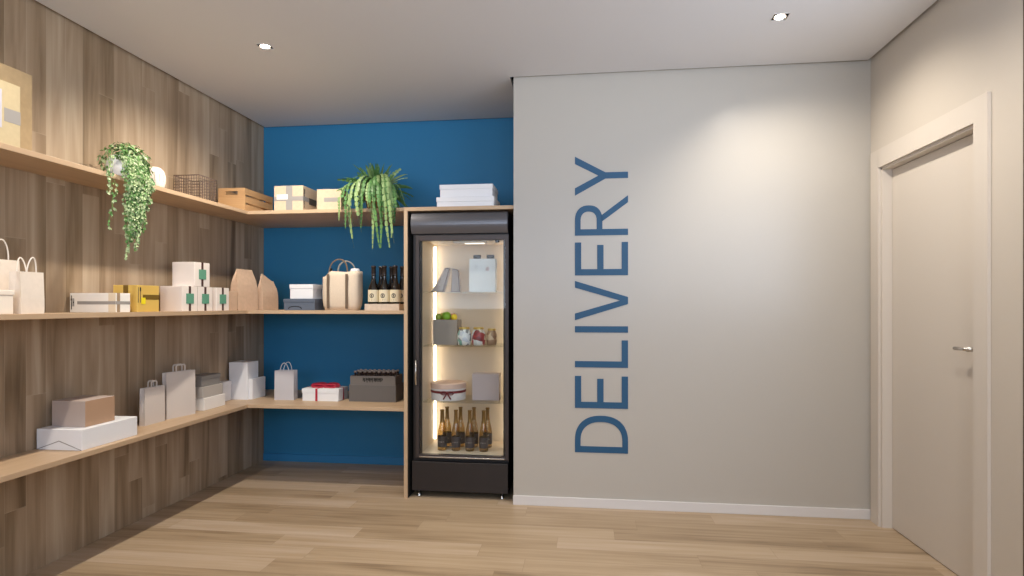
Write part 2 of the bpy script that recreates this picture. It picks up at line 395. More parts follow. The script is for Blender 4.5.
# fridge surround
PX0, PX1, PY, PZ = -1.1845, -1.1605, 3.770, 1.900
sur = thing('fridge_surround', 'light oak side panel and top board framing the upright display fridge', 'panel', (PX0, PY, 0))
def loc_boxes(name, lst, m, root, bevel=0.0):
    x, y, z = root.location
    return boxes(name, [(a - x, b - x, c - y, d - y, e - z, f - z) for a, b, c, d, e, f in lst], m, root, bevel)
loc_boxes('side_panel', [(PX0, PX1, PY, YB - 0.001, 0, PZ - 0.024)], M_oakZ, sur, 0.001)
loc_boxes('top_panel', [(PX0, XD - 0.001, PY, YB - 0.001, PZ - 0.024, PZ)], M_oakX, sur, 0.001)
loc_boxes('gap_shade_lining', [(PX1, XD - 0.001, YB - 0.02, YB - 0.002, 0.0, PZ - 0.024), (PX1, PX1 + 0.002, PY + 0.012, YB - 0.02, 0.0, PZ - 0.024), (XD - 0.003, XD - 0.001, PY + 0.012, YB - 0.02, 0.0, PZ - 0.024)], M_black, sur)  # black sheets added to paint the dark of the gap around the fridge

# ------------------------------------------------------------------ display fridge
FX0, FX1 = -1.138, -0.502
fr = thing('display_fridge', 'tall dark display fridge with lit interior and glass door', 'fridge', (0, 0, 0))
FY, FB = 3.832, 4.42                                    # front of the body, back
IX0, IX1, IY1 = -1.092, -0.522, 4.225                   # interior
loc_boxes('cabinet', [(FX0, IX0, FY, FB, 0.045, 1.866), (IX1, FX1, FY, FB, 0.045, 1.866), (IX0, IX1, IY1 + 0.004, FB, 0.045, 1.866), (IX0, IX1, FY, IY1 + 0.004, 1.70, 1.866), (IX0, IX1, FY, IY1 + 0.004, 0.045, 0.262)], M_darkfridge, fr)
loc_boxes('lining', [(IX0, IX0 + 0.004, FY, IY1, 0.285, 1.696), (IX1 - 0.004, IX1, FY, IY1, 0.285, 1.696), (IX0, IX1, IY1, IY1 + 0.004, 0.262, 1.70), (IX0, IX1, FY, IY1, 1.696, 1.70), (IX0, IX1, FY, IY1, 0.262, 0.285)], M_inner, fr)
# rounded header
bm = bmn(); prof = [(FY, 1.726), (3.800, 1.726)]
for j in range(13):
    t = j / 12; prof.append((3.800 - 0.034 * math.sin(PI * (0.10 + 0.75 * t)) , 1.728 + 0.130 * t))
prof += [(3.800, 1.866), (FY, 1.866)]
prism(bm, prof, lambda u, v, d: (d, u, v), FX0, FX1); obj('header', bm, M_canopy, fr, bevel=0.001)
loc_boxes('kick_panel', [(FX0, FX1, 3.796, FY, 0.045, 0.238)], M_darkfridge, fr, 0.003)
dr = loc_boxes('door', [(-1.113, -1.090, 3.795, 3.829, 0.262, 1.716), (-0.520, -0.497, 3.795, 3.829, 0.262, 1.716), (-1.090, -0.520, 3.795, 3.829, 1.682, 1.716), (-1.090, -0.520, 3.795, 3.829, 0.262, 0.284)], M_frame, fr, 0.002)
g = loc_boxes('glass', [(-1.090, -0.520, 3.806, 3.810, 0.284, 1.682)], M_glass, dr)
g.parent = dr
loc_boxes('bottom_trim', [(-1.086, -0.524, 3.788, 3.795, 0.266, 0.274)], M_chrome, dr, 0.001)
loc_boxes('gasket', [(-1.092, -1.076, 3.812, 3.829, 0.284, 1.682), (-0.534, -0.518, 3.812, 3.829, 0.284, 1.682)], M_darkfridge, dr)
bm = bmn(); tube(bm, [(-1.104, 3.796, 0.735), (-1.104, 3.768, 0.745), (-1.104, 3.764, 0.82), (-1.104, 3.768, 0.895), (-1.104, 3.796, 0.905)], 0.006, 10)
obj('handle', bm, M_chrome, dr, smooth=True)
for x in (-1.098, -0.545):
    bm = bmn(); lathe(bm, [(0.014, 0.0), (0.016, 0.006), (0.010, 0.012), (0.008, 0.044)], 16, x, 3.83); obj('foot', bm, M_chrome, fr, smooth=True)
for x in (-1.098, -0.545):
    bm = bmn(); lathe(bm, [(0.014, 0.0), (0.016, 0.006), (0.010, 0.012), (0.008, 0.044)], 16, x, 4.36); obj('foot', bm, M_chrome, fr, smooth=True)
for z in (0.616, 0.990, 1.350):
    loc_boxes('glass_shelf', [(IX0 + 0.006, IX1 - 0.006, 3.875, IY1 - 0.012, z - 0.006, z)], M_shelfglass, fr)
loc_boxes('led_strip', [(IX0 + 0.006, IX0 + 0.018, IY1 - 0.052, IY1 - 0.040, 0.30, 1.68)], M_led, fr)
loc_boxes('led_strip', [(IX1 - 0.018, IX1 - 0.006, IY1 - 0.052, IY1 - 0.040, 0.30, 1.68)], M_led, fr)
loc_boxes('lamp_housing', [(-0.88, -0.66, 3.87, 3.92, 1.672, 1.694)], M_inner, fr, 0.003)
loc_boxes('lamp_tube', [(-0.80, -0.67, 3.875, 3.89, 1.667, 1.672)], M_tubel, fr)
loc_boxes('thermostat_knob', [(-0.595, -0.568, 3.86, 3.885, 1.672, 1.694)], M_darkfridge, fr, 0.003)

# ------------------------------------------------------------------ downlights
def downlight(x, y, label, flip, rz=0.0):
    t = thing('ceiling_downlight', label, 'downlight', (x, y, H), 0, 'square recessed ceiling downlights')
    s, q = 0.0395, 0.036
    boxes('trim_frame', [(-s, s, -s, -q, -0.002, 0.002), (-s, s, q, s, -0.002, 0.002), (-s, -q, -q, q, -0.002, 0.002), (q, s, -q, q, -0.002, 0.002)], M_white, t)
    boxes('recess_box', [(-q, -q + 0.001, -q, q, 0.002, 0.04), (q - 0.001, q, -q, q, 0.002, 0.04), (-q, q, -q, -q + 0.001, 0.002, 0.04), (-q, q, q - 0.001, q, 0.002, 0.04), (-q, q, -q, q, 0.039, 0.04)], M_black, t)
    bm = bmn(); lathe(bm, [(0.0290, -0.001), (0.0290, 0.003), (0.024, 0.004), (0.020, 0.013)], 28, cap=False); obj('reflector', bm, mat('bright reflector', 'efe9df', 0.25, 0.3), t, smooth=True)
    bm = bmn(); lathe(bm, [(0.0215, 0.0045), (0.014, 0.0005), (0.0001, -0.0010)], 24); obj('lamp', bm, M_lamp, t, smooth=True)
downlight(*SPOTS[0], 'lit recessed downlight in the ceiling over the oak shelves', True)
downlight(*SPOTS[1], 'lit recessed downlight in the ceiling near the grey wall and door', False)

# ------------------------------------------------------------------ generic objects
def crt(name, label, x0, x1, y0, y1, z, h, m, group=None, cat='box', lid=0.0, bevel=0.002):
    """a carton whose body, lid seam or flaps are built as parts; returns its root at the base centre"""
    t = thing(name, label, cat, ((x0 + x1) / 2, (y0 + y1) / 2, z), 0, group)
    a, b = (x1 - x0) / 2, (y1 - y0) / 2
    if lid:
        boxes('body', [(-a + 0.003, a - 0.003, -b + 0.003, b - 0.003, 0, h - lid)], m, t, bevel)
        boxes('lid', [(-a, a, -b, b, h - lid, h)], m, t, bevel)
    else:
        boxes('body', [(-a, a, -b, b, 0, h)], m, t, bevel)
    t['hx'] = a; t['hy'] = b; t['hz'] = h
    return t
def clean(t):
    for k in ('hx', 'hy', 'hz'):
        if k in t: del t[k]

def wrap_y(t, name, x, w, m, e=0.0007):
    """tape or ribbon around the carton in the YZ plane at offset x"""
    a, b, h = t['hx'], t['hy'], t['hz']
    return boxes(name, [(x - w / 2, x + w / 2, -b - e, -b, 0.001, h), (x - w / 2, x + w / 2, b, b + e, 0.001, h), (x - w / 2, x + w / 2, -b - e, b + e, h, h + e)], m, t)
def wrap_x(t, name, y, w, m, e=0.0007):
    a, b, h = t['hx'], t['hy'], t['hz']
    return boxes(name, [(-a - e, -a, y - w / 2, y + w / 2, 0.001, h), (a, a + e, y - w / 2, y + w / 2, 0.001, h), (-a - e, a + e, y - w / 2, y + w / 2, h, h + e)], m, t)
def scribble(name, m, parent, face, u0, u1, v0, v1, n, d, seed=1):
    """illegible line of print: short uneven strokes on a face ('y' = facing the viewer, 'x' = facing the room)"""
    rr = random.Random(seed); lst = []
    w = (u1 - u0) / n
    for i in range(n):
        a = u0 + i * w; hh = (v1 - v0)
        k = rr.choice((0, 1, 2))
        b = [(a, a + w * 0.28, v0, v1)] if k == 0 else [(a, a + w * 0.72, v1 - hh * 0.25, v1), (a + w * 0.2, a + w * 0.45, v0, v1)] if k == 1 else [(a, a + w * 0.25, v0, v1), (a + w * 0.5, a + w * 0.75, v0, v1), (a, a + w * 0.75, v0 + hh * 0.4, v0 + hh * 0.6)]
        for p, q, r_, s in b:
            lst.append((p, q, -d - 0.0006, -d, r_, s) if face == 'y' else (d, d + 0.0006, p, q, r_, s))
    return boxes(name, lst, m, parent)

def paper_bag(name, label, w, dp, h, m, loc, rz, cord=None, flat=None, gusset=0.022, group=None, hh=0.07, hw=0.35, axis_cord=0.0022):
    """open gift bag: w along local X, dp along local Y, front face at -Y"""
    t = thing(name, label, 'bag', loc, rz, group)
    bm = bmn(); a, b = w / 2, dp / 2
    V = lambda x, y, z: bm.verts.new((x, y, z))
    fb, fm, ft = [V(-a, -b, 0), V(a, -b, 0)], [V(-a, -b, h * 0.35), V(a, -b, h * 0.35)], [V(-a, -b * 0.85, h), V(a, -b * 0.85, h)]
    kb, km, kt = [V(-a, b, 0), V(a, b, 0)], [V(-a, b, h * 0.35), V(a, b, h * 0.35)], [V(-a, b * 0.85, h), V(a, b * 0.85, h)]
    sb = [V(-a, 0, 0), V(a, 0, 0)]; sm = [V(-a + gusset * 0.1, 0, h * 0.35), V(a - gusset * 0.1, 0, h * 0.35)]; st = [V(-a + gusset, 0, h), V(a - gusset, 0, h)]
    F = lambda *v: bm.faces.new(v)
    F(fb[0], fb[1], fm[1], fm[0]); F(fm[0], fm[1], ft[1], ft[0]); F(kb[1], kb[0], km[0], km[1]); F(km[1], km[0], kt[0], kt[1])
    for s in (0, 1):
        F(fb[s], sb[s], sm[s], fm[s]); F(sb[s], kb[s], km[s], sm[s]); F(fm[s], sm[s], st[s], ft[s]); F(sm[s], km[s], kt[s], st[s])
    F(fb[0], fb[1], sb[1], sb[0]); F(sb[0], sb[1], kb[1], kb[0])
    obj('body', bm, m, t, solid=0.0015)
    for s in (-1, 1):
        y = s * b * 0.85 - s * 0.004
        if flat is None:
            bm = bmn(); c = w * hw / 2; pts = []
            for j in range(17):
                q = j / 16
                pts.append((-c * math.cos(PI * q) * (1 - 0.25 * math.sin(PI * q)), y + s * 0.02 * math.sin(PI * q) * 0.4, h - 0.03 + (hh + 0.03) * (math.sin(PI * q) ** 0.55)))
            tube(bm, pts, axis_cord * 1.3, 8); obj('handle', bm, cord or M_cord, t, smooth=True)
        else:
            c, hw2 = flat; k = 0.009
            bm = bmn()
            out = [(-c, h - 0.03), (-c, h + hw2 - 0.01), (-c + 0.01, h + hw2), (c - 0.01, h + hw2), (c, h + hw2 - 0.01), (c, h - 0.03)]
            inn = [(-c + k, h - 0.03), (-c + k, h + hw2 - 0.014), (-c + k + 0.005, h + hw2 - k), (c - k - 0.005, h + hw2 - k), (c - k, h + hw2 - 0.014), (c - k, h - 0.03)]
            strip(bm, out, inn, lambda u, v, d: (u, d, v), y - 0.001, y + 0.001); obj('handle', bm, cord or m, t)
    return t

def pinch_bag(name, label, w, dp, h, m, loc, rz, top=0.72, group=None, peak=0.0):
    """block-bottomed kraft pouch with sloping shoulders closing to a flat folded top"""
    t = thing(name, label, 'bag', loc, rz, group)
    bm = bmn(); rings = []
    prof = [(0, 0.98, 1), (0.04, 1.0, 1), (0.45, 0.99, 0.98), (0.62, 0.97, 0.86), (0.74, 0.95, 0.62), (0.86, (top + 0.95) / 2 + 0.02, 0.34), (0.94, top + 0.05, 0.2), (1.0, top, 0.13)]
    for z, fw, fd in prof:
        a, b = w / 2 * fw, dp / 2 * fd; nd = 4; ring = []
        gx = 0.35 * (1 - fd) * dp / 2
        P = [(-a, -b), (0, -b), (a, -b), (a - gx, 0), (a, b), (0, b), (-a, b), (-a + gx, 0)]
        for i, (x, y) in enumerate(P):
            zz = h * z + (peak * max(0, (z - 0.8) / 0.2) if i in (0, 6, 7) else 0)
            ring.append(bm.verts.new((x, y, zz)))
        rings.append(ring)
    for A, B in zip(rings, rings[1:]):
        for k in range(8): bm.faces.new((A[k], A[(k + 1) % 8], B[(k + 1) % 8], B[k]))
    bm.faces.new(rings[0][::-1]); bm.faces.new(rings[-1])
    obj('body', bm, m, t, bevel=0.002)
    boxes('top_fold', [(-w / 2 * top, w / 2 * top, -dp * 0.075 - 0.0015, dp * 0.075 - 0.001, h - 0.020, h - 0.012)], m, t)
    return t

# ------------------------------------------------------------------ top shelf, plank wall
t = crt('cardboard_box', 'tall plain tan carton behind a labelled one at the near end of the top shelf', -2.59, -2.455, 1.95, 2.37, ZU, 0.376, mat('dull tan cardboard', 'ad9673', 0.8, noise=0.06, nscale=40), 'cartons on the top shelf')
wrap_x(t, 'tape', -0.02, 0.05, M_tape)
scribble('hole_shade_mark', M_ink, t, 'x', 0.03, 0.11, 0.285, 0.300, 1, 0.0675, 3); clean(t)  # ink strokes paint a dark curved shadow on the carton side
t = crt('cardboard_box', 'cream carton with a white address label at the near end of the top shelf', -2.445, -2.345, 1.90, 2.21, ZU, 0.262, mat('dull cream cardboard', 'c2b28f', 0.8, noise=0.04, nscale=40), 'cartons on the top shelf')
boxes('address_label', [(0.05, 0.0508, -0.06, 0.075, 0.07, 0.225)], mat('white label paper', 'c2c1c9', 0.7), t)
boxes('tape', [(0.05, 0.0506, 0.085, 0.155, 0.10, 0.155)], M_tapeg, t)
scribble('print', M_ink, t, 'x', 0.055, 0.065, 0.11, 0.18, 1, 0.0508, 2); clean(t)

# trailing plant
tp = thing('trailing_plant', 'leafy trailing plant in a white pot, its vines hanging over the top shelf edge', 'plant', (-2.42, 2.868, ZU))
bm = bmn(); lathe(bm, [(0.046, 0), (0.072, 0.020), (0.088, 0.066), (0.083, 0.105), (0.070, 0.130), (0.064, 0.130), (0.0635, 0.115)], 28); obj('pot', bm, M_pot, tp, smooth=True)
bm = bmn(); lathe(bm, [(0.0630, 0.113), (0.0001, 0.119)], 24); obj('soil', bm, M_soil, tp)
def leaf(bm, p, n, d, L, W, mi=0):
    n = Vector(n).normalized(); d = Vector(d); d = (d - n * d.dot(n))
    if d.length < 1e-4: d = n.orthogonal()
    d.normalize(); s = n.cross(d); p = Vector(p)
    q = [p, p + d * L * 0.45 + s * W * 0.5 + n * L * 0.08, p + d * L - n * L * 0.1, p + d * L * 0.45 - s * W * 0.5 + n * L * 0.08]
    f = bm.faces.new([bm.verts.new(v) for v in q]); f.material_index = mi
rr = random.Random(11)
bm = bmn(); bs = bmn()
for i in range(900):                                    # leafy dome
    th = rr.uniform(0, 2 * PI); ph = math.acos(rr.uniform(-0.5, 1)); r_ = rr.uniform(0.72, 1.02)
    n = Vector((math.sin(ph) * math.cos(th), math.sin(ph) * math.sin(th), math.cos(ph)))
    if n.x < -0.25 and rr.random() < 0.5: continue
    if n.dot(Vector((0.05, -0.99, 0.05))) > 0.72 and rr.random() < 0.9: continue   # thin spot that lets the pot show
    p = Vector((n.x * 0.112, n.y * 0.128, 0.090 + n.z * 0.118)) * 1.0
    p = Vector((p.x * r_, p.y * r_, max(0.006, 0.085 + (p.z - 0.085) * r_)))
    leaf(bm, p, n + Vector((rr.uniform(-.5, .5), rr.uniform(-.5, .5), rr.uniform(-.3, .6))), (rr.uniform(-1, 1), rr.uniform(-1, 1), -0.8), rr.uniform(0.018, 0.030), rr.uniform(0.013, 0.021), 0 if rr.random() < 0.6 else 1)
strands = []
for i in range(36):                                     # thick curtain of vines in front of the shelf edge
    y = rr.uniform(-0.195, -0.045); k = 1 - abs(y + 0.15) / 0.11
    strands.append((y, 0.12 + 0.32 * max(0, k) * rr.uniform(0.6, 1.0), rr.uniform(-0.015, 0.035)))
strands += [(-0.185, 0.40, 0.0), (-0.18, 0.36, 0.01), (-0.19, 0.44, 0.0), (-0.262, 0.30, -0.02), (-0.255, 0.20, -0.01), (-0.055, 0.31, 0.01), (-0.275, 0.12, -0.02), (-0.065, 0.27, 0.02), (-0.05, 0.20, 0.0)]
for y, ln, ox in strands:
    x0 = 0.10; pts = []
    y += 0.03
    lat = y + (-0.15 - y) * (0.0 if y < -0.21 else 0.4) * min(1, ln / 0.4)
    for j in range(15):
        q = j / 14
        if q < 0.28:
            a = q / 0.28; pts.append(Vector((0.03 + (0.11 + ox) * a, y * (0.6 + 0.4 * a), 0.10 + 0.035 * math.sin(PI * a) - 0.085 * a * a)))
        else:
            a = (q - 0.28) / 0.72; pts.append(Vector((0.14 + ox + 0.008 * math.sin(9 * a + y * 40), y + (lat - y) * a + 0.006 * math.sin(7 * a + y * 90), 0.015 - ln * a * 0.97)))
    tube(bs, pts, 0.0011, 5)
    sparse = y < -0.21
    n_l = int((12 if sparse else 24) + ln * (50 if sparse else 85))
    for j in range(n_l):
        q = rr.uniform(0.15, 1.0) * 13.99; i0 = int(q); p = pts[i0].lerp(pts[i0 + 1], q - i0)
        o2 = Vector((rr.uniform(-0.2, 1), rr.uniform(-1, 1), rr.uniform(-0.3, 0.5)))
        leaf(bm, p + o2 * 0.006, o2 + Vector((0.5, -0.4, 0.2)), (rr.uniform(-.5, .5), rr.uniform(-1, 1), -1.0), rr.uniform(0.013, 0.021), rr.uniform(0.010, 0.015), 1 if rr.random() < 0.62 else 0)
obj('foliage', bm, [M_leaf, M_leaf2], tp)
obj('vines', bs, M_leaf, tp)

# white round jar
t = thing('round_vase', 'small rounded white vase behind the trailing plant', 'vase', (-2.45, 3.125, ZU))
bm = bmn(); lathe(bm, [(0.030, 0), (0.046, 0.020), (0.053, 0.055), (0.053, 0.088), (0.045, 0.118), (0.027, 0.136), (0.017, 0.140), (0.014, 0.134)], 28)
obj('body', bm, mat('white ceramic', 'ece2d8', 0.45), t, smooth=True)
bm = bmn()
for k in range(14):
    a = 2 * PI * k / 14
    tube(bm, [((r_ + 0.001) * math.cos(a), (r_ + 0.001) * math.sin(a), z) for r_, z in ((0.0530, 0.055), (0.0530, 0.088), (0.0452, 0.117))], 0.0016, 5)
obj('ribs', bm, mat('greyed ceramic ridge', 'c9bcb0', 0.6), t)

# wire basket
t = thing('wire_basket', 'square open basket of fine dark wire mesh on the top shelf', 'basket', (-2.436, 3.462, ZU))
bm = bmn(); a, b, h = 0.084, 0.088, 0.150; r_ = 0.0011
n = 10
for i in range(n + 1):
    q = -1 + 2 * i / n
    for s in (-1, 1):
        box(bm, q * a - r_, q * a + r_, s * b - r_, s * b + r_, 0, h); box(bm, s * a - r_, s * a + r_, q * b - r_, q * b + r_, 0, h)
for j in range(9):
    z = 0.003 + (h - 0.006) * j / 8
    for s in (-1, 1):
        box(bm, -a, a, s * b - r_, s * b + r_, z - r_, z + r_); box(bm, s * a - r_, s * a + r_, -b, b, z - r_, z + r_)
for i in range(n + 1):
    q = -1 + 2 * i / n
    box(bm, q * a - r_, q * a + r_, -b, b, 0, 2 * r_)
obj('mesh', bm, M_wire, t)
bm = bmn(); tube(bm, [(-a, -b, h), (a, -b, h), (a, b, h), (-a, b, h)], 0.003, 6, closed=True); obj('rim', bm, M_wire, t)

# wooden crate
t = thing('wooden_crate', 'low slatted wooden crate with a hand slot at the corner of the top shelf', 'crate', (-2.432, 4.02, ZU))
a, b, h = 0.098, 0.185, 0.160; th = 0.011
M_crate = wood('crate pine', 'Z', 'X', 0.7, 2.0, ['ac8458', 'bf986c', 'cba67b'], 60, 3, rough=0.7, seam_dark=0)
for s in (-1, 1):
    y0, y1 = (-b, -b + th) if s < 0 else (b - th, b)
    boxes('end_panel', [(-a, a, y0, y1, 0.0, 0.112), (-a, a, y0, y1, 0.138, h), (-a, -0.046, y0, y1, 0.112, 0.138), (0.046, a, y0, y1, 0.112, 0.138)], M_crate, t, 0.001)
for s in (-1, 1):
    x0, x1 = (-a, -a + 0.009) if s < 0 else (a - 0.009, a)
    boxes('side_slats', [(x0, x1, -b + th, b - th, z, z + 0.044) for z in (0.002, 0.058, 0.114)], M_crate, t, 0.001)
boxes('bottom_board', [(-a + 0.01, a - 0.01, -b + th, b - th, 0.002, 0.010)], M_crate, t)

# ------------------------------------------------------------------ top shelf, blue wall
t = crt('cardboard_box', 'pale carton with crossed grey tape and a white label beside the wooden crate', -2.137, -1.926, 3.866, 4.16, ZU, 0.172, M_kraftl, 'cartons on the top shelf')
wrap_y(t, 'tape', 0.005, 0.047, M_tapeg)
boxes('tape', [(-0.1055, 0.1055, -0.1485, -0.1477, 0.068, 0.098), (0.1055, 0.1063, -0.1477, 0.147, 0.068, 0.098)], M_tapeg, t)
boxes('address_label', [(-0.085, -0.005, -0.1495, -0.1486, 0.078, 0.112)], M_bagw, t)
boxes('hole_shade_mark', [(0.1056, 0.1068, -0.06, 0.05, 0.055, 0.10)], M_ink, t)  # hand hole drawn as a flat dark patch
scribble('print', M_ink, t, 'x', -0.14, -0.115, 0.02, 0.15, 2, 0.1056, 5); clean(t)
t = crt('cardboard_box', 'smaller pale carton with a grey paper strip, next to the fern', -1.828, -1.655, 3.868, 3.99, ZU, 0.142, M_kraftl, 'cartons on the top shelf')
boxes('paper_strip', [(-0.035, 0.075, -0.0618, -0.061, 0.055, 0.084)], M_tapeg, t); clean(t)

# fern
fn_ = thing('potted_fern', 'bushy green fern with long drooping fronds over the top shelf by the blue wall', 'plant', (-1.445, 3.99, ZU))
bm = bmn(); lathe(bm, [(0.060, 0), (0.066, 0.01), (0.082, 0.085), (0.088, 0.085), (0.088, 0.105), (0.078, 0.105), (0.074, 0.09)], 28); obj('pot', bm, M_terra, fn_, smooth=True)
bm = bmn(); lathe(bm, [(0.0735, 0.09), (0.0001, 0.095)], 24); obj('soil', bm, M_soil, fn_)
rr = random.Random(5)
def frond(bm, pts, w, mi, serr=True, roll=0.0):
    if any(p.x < -0.165 and -0.16 < p.y < 0.05 and p.z < 0.175 for p in pts): return
    """tapered leaf along a curve, its edge cut into leaflets"""
    n = len(pts)
    for i in range(n - 1):
        p, q = pts[i], pts[i + 1]; t_ = (q - p).normalized()
        s = t_.cross(Vector((0, 0, 1)))
        if s.length < 0.15: s = t_.cross(Vector((0.3, 1, 0)))
        s.normalize(); s = Matrix.Rotation(roll, 3, t_) @ s; f = i / (n - 1); ww = w * (math.sin(PI * (0.12 + 0.86 * f)) ** 0.7)
        f2 = (i + 1) / (n - 1); w2 = w * (math.sin(PI * (0.12 + 0.86 * f2)) ** 0.7) if i < n - 2 else 0.0008
        nn = s.cross(t_)
        if serr:
            for sg in (-1, 1):
                a = p; b_ = p + s * sg * ww + t_ * (q - p).length * 0.25 - nn * ww * 0.25; c = p + s * sg * ww * 0.85 + t_ * (q - p).length * 0.95 - nn * ww * 0.25; d = q
                f_ = bm.faces.new([bm.verts.new(v) for v in (a, b_, c, d)]); f_.material_index = mi
        else:
            for sg in (-1, 1):
                f_ = bm.faces.new([bm.verts.new(v) for v in (p, p + s * sg * ww - nn * ww * -0.3, q + s * sg * w2 - nn * w2 * -0.3, q)]); f_.material_index = mi
bm = bmn()
C0 = Vector((0.0, 0.0, 0.12))
def wander(ctrl, n=20):
    out = []; m = len(ctrl) - 1                          # Catmull-Rom through the control points
    P = [Vector(c) for c in ctrl]; P = [P[0] * 2 - P[1]] + P + [P[-1] * 2 - P[-2]]
    for i in range(n + 1):
        q = i / n * m; k = min(int(q), m - 1); t = q - k; a, b_, c, d = P[k:k + 4]
        out.append(0.5 * ((2 * b_) + (c - a) * t + (2 * a - 5 * b_ + 4 * c - d) * t * t + (3 * b_ - a - 3 * c + d) * t * t * t))
    return out
for i in range(96):                                     # arching upper blades
    th = 2 * PI * i / 96 * 7.0 + rr.uniform(-.25, .25); el = rr.uniform(0.20, 1.45); L = rr.uniform(0.17, 0.27) * (0.85 + 0.25 * math.cos(el))
    d = Vector((math.cos(th) * math.cos(el), math.sin(th) * math.cos(el), math.sin(el)))
    pts = []; p = C0 + Vector((d.x, d.y, 0)) * 0.03
    for j in range(11):
        pts.append(p.copy()); d = (d + Vector((0, 0, -0.13 * (1.2 - 0.6 * math.sin(el))))).normalized(); p = p + d * L / 10
    frond(bm, pts, rr.uniform(0.012, 0.019), 0 if rr.random() < 0.6 else 1, serr=(i % 3 == 0), roll=rr.choice((-1, 1)) * rr.uniform(0.5, 1.3))
hang = [(-0.13, 0.33), (-0.125, 0.44), (-0.165, 0.22), (-0.19, 0.24), (-0.075, 0.26), (-0.05, 0.36), (-0.02, 0.32), (-0.10, 0.30), (0.03, 0.28), (0.045, 0.42), (0.065, 0.46), (0.085, 0.35), (0.115, 0.42), (0.135, 0.47), (0.155, 0.38), (0.185, 0.36), (0.10, 0.30), (0.01, 0.24), (0.20, 0.26), (0.17, 0.44), (0.15, 0.30), (-0.03, 0.22), (0.06, 0.22), (-0.06, 0.17), (0.12, 0.20)]
for k, (x, ln) in enumerate(hang):                      # fronds that spill over the front edge and hang
    yf = -0.19 - rr.uniform(0, 0.06); pk = rr.uniform(0.17, 0.23); e = 0.03 if k % 3 else -0.01
    frond(bm, wander([(x * 0.12, 0, 0.11), (x * 0.45, yf * 0.42, pk), (x * 0.85, yf * 0.85, pk - 0.03), (x, yf, pk - 0.03 - 0.35 * ln), (x + e * 0.4, yf + 0.005, pk - 0.03 - 0.7 * ln), (x + e, yf + 0.012, pk - 0.03 - ln)]), rr.uniform(0.012, 0.017), 1 if k % 2 else 0)
for k in range(26):                                     # shorter fronds all round the pot
    th = rr.uniform(PI * 0.85, PI * 2.15); ra = rr.uniform(0.15, 0.22); c, sn = math.cos(th), math.sin(th) * 0.9; z2 = rr.uniform(0.02, 0.09)
    frond(bm, wander([(c * 0.02, sn * 0.02, 0.11), (c * ra * 0.45, sn * ra * 0.45, 0.2), (c * ra * 0.8, sn * ra * 0.8, 0.17), (c * ra, sn * ra, z2)], 14), rr.uniform(0.010, 0.015), k % 2)
obj('foliage', bm, [M_frond, M_frond2], fn_)

# white boxes on the fridge surround
t = crt('white_box', 'wide flat white box lying on the oak board above the fridge', -0.975, -0.592, 3.80, 4.06, PZ, 0.066, M_whitecard, 'white boxes above the fridge', lid=0.03); clean(t)
t = crt('white_box', 'white box on top of the wide flat one above the fridge', -0.957, -0.604, 3.815, 4.05, PZ + 0.0665, 0.084, M_whitecard, 'white boxes above the fridge', lid=0.03); clean(t)

# ------------------------------------------------------------------ middle shelf, plank wall
paper_bag('paper_bag', 'larger beige cord-handled bag at the near end of the middle shelf, behind a white box', 0.17, 0.10, 0.232, M_bagb, (-2.525, 2.25, ZM), R(90), hh=0.085, hw=0.46)
t = crt('white_box', 'small cream-white box at the near end of the middle shelf, before a beige bag', -2.43, -2.345, 2.02, 2.185, ZM, 0.098, mat('cream white card', 'f0e6d8', 0.6), lid=0.02); clean(t)
paper_bag('paper_bag', 'smaller beige bag with cord handles standing at the front of the middle shelf', 0.108, 0.062, 0.178, M_bagb, (-2.381, 2.272, ZM), R(90), hh=0.062, hw=0.42, gusset=0.006)
t = crt('white_box', 'white carton with grey tape and dark side print on the middle shelf', -2.592, -2.337, 2.707, 2.803, ZM, 0.097, mat('bright white card', 'f1ede6', 0.6))
boxes('tape', [(-0.085, 0.1275, -0.0488, -0.048, 0.040, 0.056), (0.1275, 0.1283, -0.048, 0.048, 0.040, 0.056)], M_tapeg, t)
wrap_x(t, 'paper_sleeve', -0.03, 0.020, M_tape)
boxes('paper_sleeve', [(0.088, 0.1277, -0.0486, -0.048, 0.001, 0.096)], mat('pale beige sleeve', 'e2d2b8', 0.6), t)
scribble('print', M_ink, t, 'y', -0.12, -0.103, 0.015, 0.085, 1, 0.048, 8)
scribble('print', M_ink, t, 'y', -0.122, -0.10, 0.03, 0.07, 2, 0.0484, 9); clean(t)
t = crt('gold_box', 'golden yellow carton with a dark band behind the white taped carton', -2.475, -2.337, 2.850, 3.012, ZM, 0.142, M_gold)
boxes('band', [(0.069, 0.0697, -0.04, 0.081, 0.066, 0.092)], M_golddk, t)
boxes('band', [(-0.01, 0.018, -0.0818, -0.081, 0.001, 0.142)], M_golddk, t)
boxes('sticker', [(0.0697, 0.0704, -0.052, -0.022, 0.042, 0.076)], M_yellow, t)
scribble('print', M_ink, t, 'x', -0.075, -0.050, 0.05, 0.13, 2, 0.0698, 4); clean(t)

